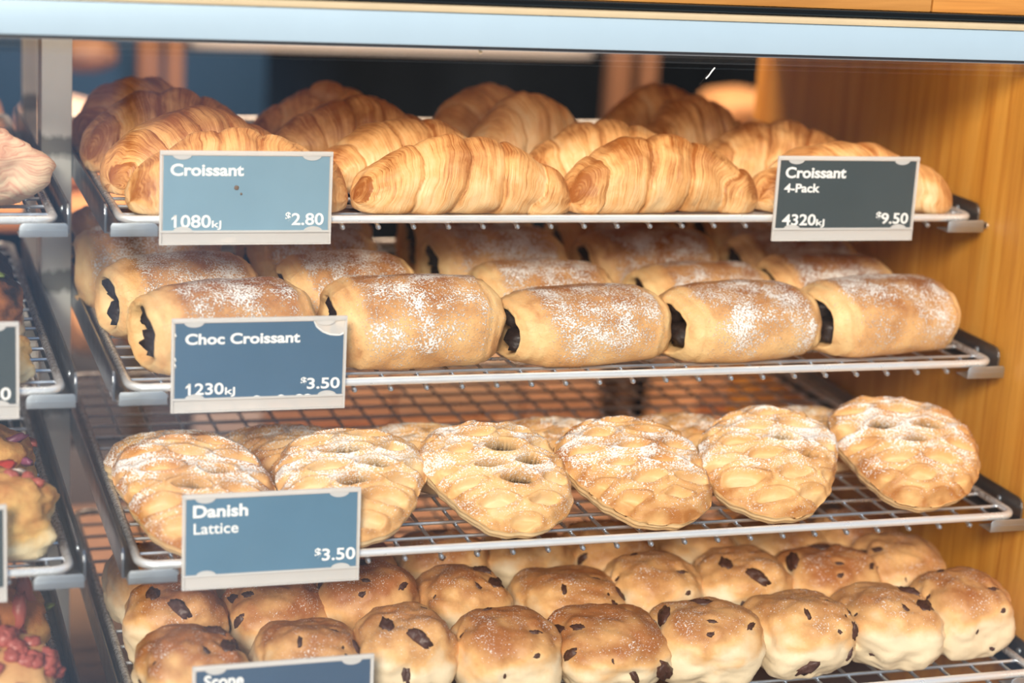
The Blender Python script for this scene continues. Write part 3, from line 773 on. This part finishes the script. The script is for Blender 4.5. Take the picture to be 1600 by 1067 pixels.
topped('bacon_roll', 'shaded bacon roll with green herbs behind the heaped one', 'bacon roll', (-.100, -.022, zs(3)), .0, (.058, .040, .038), 8, m_pizza, [('bacon_piece', m_bacon, 30, (.006, .005, .014)), ('herb_bit', m_pepper, 6, (.008, .005, .002))], amp=.12, crust=(.2, .9))

# ------------------------------------------------------------------ price tags
def text_mesh(name, s, x0, x1, zb_, zt, bold, ref=None):
    """lettering filling x0..x1; capitals from zb_ up to zt"""
    def curve(body):
        cu = bpy.data.curves.new(name, 'FONT'); cu.body = body; cu.size = 1.; cu.offset = bold; cu.resolution_u = 6; cu.extrude = .01
        ob = bpy.data.objects.new(name, cu); COL.objects.link(ob)
        dg = bpy.context.evaluated_depsgraph_get(); me = bpy.data.meshes.new_from_object(ob.evaluated_get(dg))
        bpy.data.objects.remove(ob); return me
    one = s[0] == '1'
    fl = .0016 if one else 0
    x0 = x0 + fl
    me = curve(s); rf = curve(ref or s[0])
    a = np.array([v.co for v in me.vertices]); r = np.array([v.co for v in rf.vertices])
    sx = (x1-x0)/(a[:, 0].max()-a[:, 0].min()); sz = (zt-zb_)/(r[:, 1].max()-r[:, 1].min())
    xm = a[:, 0].min(); ym = r[:, 1].min()
    for v in me.vertices: v.co = (x0+(v.co.x-xm)*sx, -.0002 - .0003*(v.co.z > 0), zb_+(v.co.y-ym)*sz)
    if one:
        bm = bmesh.new(); bm.from_mesh(me); w = .0012
        q = [bm.verts.new((x, -.0005, z)) for x, z in ((x0+w, zt), (x0+w*.3, zt), (x0-fl, zt-.0021), (x0-fl, zt-.0034), (x0+w*.3, zt-.0020), (x0+w, zt-.0016))]
        bm.faces.new(q); bm.to_mesh(me); bm.free()
    bpy.data.meshes.remove(rf); me.materials.clear(); me.materials.append(m_ink); return me
HW, HH = .1160, .0630
def holder(name_label, x, k, texts, tilt=3., dx=0., chip=False, dz=0., ry=0., card=None):
    y, z = SHELF[k]
    o = empty('price_tag', (x, y-.0140, z-.0052+dz)); o.rotation_euler = (R(-tilt), R(ry), 0)
    tag(o, name_label, 'price tag', 'price tags')
    # back plate, rims and folded foot of the clear holder
    mb = MB().box((0, .0003, 0), (HW, .0013, HH), .0004)
    mb.box((0, -.0013, HH-.0030), (HW, .0004, HH), .0005).box((0, -.0013, .0), (HW, .0004, .0010), .0004).box((0, -.0013, .0082), (HW, .0004, .0098), .0004)
    mb.box((0, -.0010, .0), (.0016, .0004, HH), .0004).box((HW-.0016, -.0010, 0), (HW, .0004, HH), .0004)
    mb.build('holder', m_plastic, o)
    x0, x1, z0, z1 = .0024, HW-.0022, .0094, HH-.0034
    cut = ((x1-.0200, z1), (x1-.0185, z1-.0035), (x1-.0135, z1-.0075), (x1-.006, z1-.0095), (x1, z1-.0085)) if chip else ((x1, z1),)
    poly = [(x0, z0), (x0, z1)] + list(cut) + [(x1, z0)]
    MB().prism(poly, 1, -.0001, .0003).build('card', card or m_card, o, smooth=False)
    if chip:
        mb = MB(); pts = [(a, -.0001, b) for a, b in cut]
        for (a, b) in zip(pts[:-1], pts[1:]): mb.tube([a, ((a[0]+b[0])/2+.0004, a[1], (a[2]+b[2])/2-.0006), b], .0006, 6)
        rd = random.Random(5)
        for j in range(9):
            xx = rd.uniform(x0+.004, x1-.004); mb.tube([(xx, -.0001, z0+.0001), (xx+.002, -.0002, z0+.0006), (xx+.004, -.0001, z0)], .0005, 5)
        for zz in (.030, .034, .050): mb.tube([(x0, -.0001, zz), (x0+.0006, -.0002, zz+.001), (x0, -.0001, zz+.003)], .0005, 5)
        mb.build('torn_edge', m_paper, o)
    for cx, top in ((.0145, True), (HW-.0145, True), (.0155, False), (HW-.0125, False)):
        pts = []; n_ = 14; rr, hh = .0066, .0036
        for j in range(n_+1):
            a = PI*j/n_; pts.append((cx+rr*math.cos(a), (z1+.0012-hh*math.sin(a)-.0002) if top else (z0-.0006+hh*math.sin(a))))
        MB().prism(pts, 1, -.0010, -.0002, 0).build('thumb_notch', m_plastic, o, smooth=False)
    for s, a, b, c, d_, bo, rf in texts:
        tm = text_mesh('lettering', s, a, b, c, d_, bo, rf); q = link('lettering', tm, o)
    return o
K = HW/1495.
def px(u): return (u-35)*K
def pz(v): return (850-v)*K
def T(s, u0, u1, vb, vt, bold=.02, ref=None): return (s, px(u0), px(u1), pz(vb), pz(vt), bold, ref)
t1 = holder('pale blue-hazed Croissant price tag reading 1080kJ and $2.80 with a small brown stain', .0330, 0,
    [T('Croissant', 125, 752, 255, 150, .03), T('1080', 138, 475, 700, 592, .016), T('kJ', 484, 565, 700, 640, .014), T('$', 1124, 1170, 645, 566, .024, '$'), T('2.80', 1178, 1462, 680, 575, .016)], tilt=2, card=m_card_haze_pale)
st = lump_mesh('stain', .0016, .0003, .0015, 3, m_stain, 2., .3, 2.); q = link('stain', st, t1); q.location = (px(690), -.0004, pz(355))
st = lump_mesh('stain', .0008, .0003, .0008, 4, m_stain, 2., .3, 2.); q = link('stain', st, t1); q.location = (px(733), -.0004, pz(408))
K4 = HW/1505.
def T4(s, u0, u1, vb, vt, bold=.02, ref=None): return (s, (u0-48)*K4, (u1-48)*K4, HH-(vb-55)*HH/915, HH-(vt-55)*HH/915, bold, ref)
holder('grey Croissant 4-Pack price tag reading 4320kJ and $9.50 at the right', .4795, 0,
    [T4('Croissant', 135, 775, 292, 172, .028), T4('4-Pack', 135, 508, 445, 350, .024), T4('4320', 142, 496, 800, 680, .016), T4('kJ', 503, 590, 803, 735, .014), T4('$', 1142, 1198, 742, 655, .024, '$'), T4('9.50', 1200, 1492, 788, 668, .016)], tilt=1)
# second tag: pixel frame 780..1520 x 400..835 in the enlarged view
def T2(s, u0, u1, vb, vt, bold=.02, ref=None):
    f = HW/(1522-748); return (s, (u0-748)*f, (u1-748)*f, HH-(vb-404-(-.02)*(u0-748))*HH/(428), HH-(vt-404-(-.02)*(u0-748))*HH/(428), bold, ref)
holder('blue-hazed Choc Croissant price tag reading 1230kJ and $3.50 with a torn corner', .0345, 1,
    [T2('Choc Croissant', 808, 1312, 522, 472, .028), T2('1230', 812, 978, 750, 698, .016), T2('kJ', 984, 1028, 748, 715, .014), T2('$', 1320, 1346, 708, 672, .024, '$'), T2('3.50', 1348, 1496, 727, 676, .016)], tilt=2, chip=True, card=m_card_haze_blue)
def T3(s, u0, u1, vb, vt, bold=.02, ref=None):
    f = HW/(1397-715); sl = -.055; return (s, (u0-715)*f, (u1-715)*f, HH-(vb-325-sl*(u0-715))*HH/(372), HH-(vt-325-sl*(u0-715))*HH/(372), bold, ref)
holder('blue-hazed Danish Lattice price tag reading $3.50', .0350, 2,
    [T3('Danish', 755, 962, 414, 366, .028), T3('Lattice', 758, 926, 478, 436, .010), T3('$', 1222, 1246, 572, 532, .024, '$'), T3('3.50', 1250, 1380, 582, 534, .016)], tilt=4, card=m_card_haze_mid)
holder('dark blue-hazed Scone price tag cut off by the bottom of the picture', .0350, 3,
    [T('Scone', 130, 450, 226, 120, .028)], tilt=4, dz=.0078, card=m_card_haze_deep)
holder('price tag ending in 0 at the left edge of the second shelf', -.0610-HW, 1, [T('0', 1380, 1462, 690, 585, .016)], tilt=2)
holder('price tag mostly out of the picture at the left edge of the third shelf', -.0730-HW, 2, [], tilt=2)

# ------------------------------------------------------------------ bakery behind the case (far out of focus)
def loaf(name, loc, dims, seed, m, lab, cat, group='loaves in the bakery behind'):
    me = lump_mesh(name, *dims, seed, m, 2.4, .10, 1.4, 20, 26); o = link(name, me); o.location = (loc[0], loc[1], loc[2]); tag(o, lab, cat, group); return o
for x0, x1, lab in ((.185, .213, 'left one of a pair of blurred wooden posts behind the left croissants'), (.220, .242, 'right one of a pair of blurred wooden posts behind the left croissants'),
                    (.822, .852, 'left one of a pair of brown wooden posts behind the right croissants'), (.866, .890, 'right one of a pair of brown wooden posts behind the right croissants')):
    o = MB().box((x0, 1.2, -1.1), (x1, 1.23, 1.0), .002).build('wooden_post', m_rack); tag(o, lab, 'post', 'wooden posts behind')
m_pale = simple('pale_shelf_edge', (.55, .56, .58), .5); m_tealm = simple('blue_grey_panel', (.022, .075, .17), .5)
o = MB().box((.26, 1.26, -.026), (.815, 1.5, -.004), .002).build('rear_shelf', m_pale); tag(o, 'blurred pale shelf board across the dark background', 'shelf')
o = MB().box((-.4, 1.95, -.36), (.50, 2.2, .3), .004).build('rear_cabinet', m_tealm); tag(o, 'blurred blue grey cabinet at the back left', 'cabinet')
loaf('round_loaf', (.085, 1.15, -.130), (.055, .055, .055), 1, m_white, 'blurred pale round loaf beside the wide upright', 'loaf')
loaf('round_loaf', (-.040, 1.15, -.115), (.050, .055, .055), 2, m_board, 'blurred orange loaf left of the wide upright', 'loaf')
loaf('long_loaf', (.125, 1.25, -.035), (.04, .05, .022), 3, m_rack, 'blurred brown loaf high behind the left croissants', 'loaf')
loaf('round_loaf', (1.01, 1.2, -.085), (.05, .05, .03), 4, m_loaf, 'blurred orange loaf next to the oak panel edge', 'loaf')
sh = MB().box((-.5, 1.02, -.215), (.17, 1.35, -.190), .002).build('rear_shelf', m_board); tag(sh, 'blurred wooden shelf under the round loaves', 'shelf')
bench = empty('work_bench', (.4, .76, -.50)); tag(bench, 'pale wooden work bench behind the case', 'bench')
MB().box((-1.2, -.26, -.03), (1.2, .30, 0), .003).build('bench_top', m_rack, bench)
for sx in (-1.1, 1.1): MB().box((sx-.03, -.1, -.60), (sx+.03, .1, -.03), .002).build('leg', m_rack, bench)
CRT = [(.06, .20, -.345, (.10, .085, .085), 'dark grey'), (.205, .285, -.375, (.62, .56, .54), 'pale grey'), (.29, .44, -.335, (.80, .50, .30), 'warm orange'), (.445, .60, -.325, (.84, .60, .40), 'light peach'),
       (.605, .70, -.350, (.76, .46, .28), 'tan'), (.83, 1.00, -.330, (.78, .46, .26), 'rust orange'), (1.01, 1.15, -.34, (.6, .28, .13), 'dark tan')]
for x0, x1, zt, c, nm in CRT:
    o = empty('bread_crate', ((x0+x1)/2, .86, -.4995)); tag(o, f'blurred {nm} bread crate on the bench behind the third tray', 'crate', 'crates on the bench')
    mm = simple(nm.replace(' ', '_')+'_crate', c, .7, 0, 20, .1, .15); h = (x1-x0)/2; H = zt+.4995
    mb = MB().box((-h, -.008, 0), (h, .0, H*.46), .002).box((-h, -.008, H*.52), (h, .0, H), .002); mb.build('front_board', mm, o)
    mb = MB().box((-h, .0, 0), (-h+.006, .15, H), .001).box((h-.006, .0, 0), (h, .15, H), .001).box((-h, .145, 0), (h, .15, H), .001).box((-h, 0, 0), (h, .15, .006)); mb.build('crate_box', mm, o)
    for j in range(2):
        loaf('tin_loaf', ((x0+x1)/2+(j-.5)*h*.9, .935, zt+.034), (h*.40, .052, .030), int(x0*100)+j, m_loaf, f'blurred loaf in the {nm} crate, {"left" if j == 0 else "right"} of two', 'loaf', 'loaves in crates on the bench')
o = MB().box((.73, 1.12, -1.1), (.805, 1.17, -.22), .003).build('bench_column', m_black); tag(o, 'dark column behind the third tray', 'column')
for i, (x, z) in enumerate(((.02, -.30), (-.06, -.30), (.10, -.31))):
    pass
# pavement in front of the shop; unseen awning post added to streak the glass
o = MB().box((-8, -12, -1.12), (8, -.5, -1.10)).build('floor_pavement', simple('pavement', (.40, .39, .38), .8, 0, 30, .2, .15)); o['kind'] = 'structure'
ap = MB().tube([(.21, -3.1, -1.1), (.69, -3.1, 4.5)], .026, 16).build('awning_post', m_black); tag(ap, 'dark awning post on the pavement, added for a dark streak in the glass', 'post')
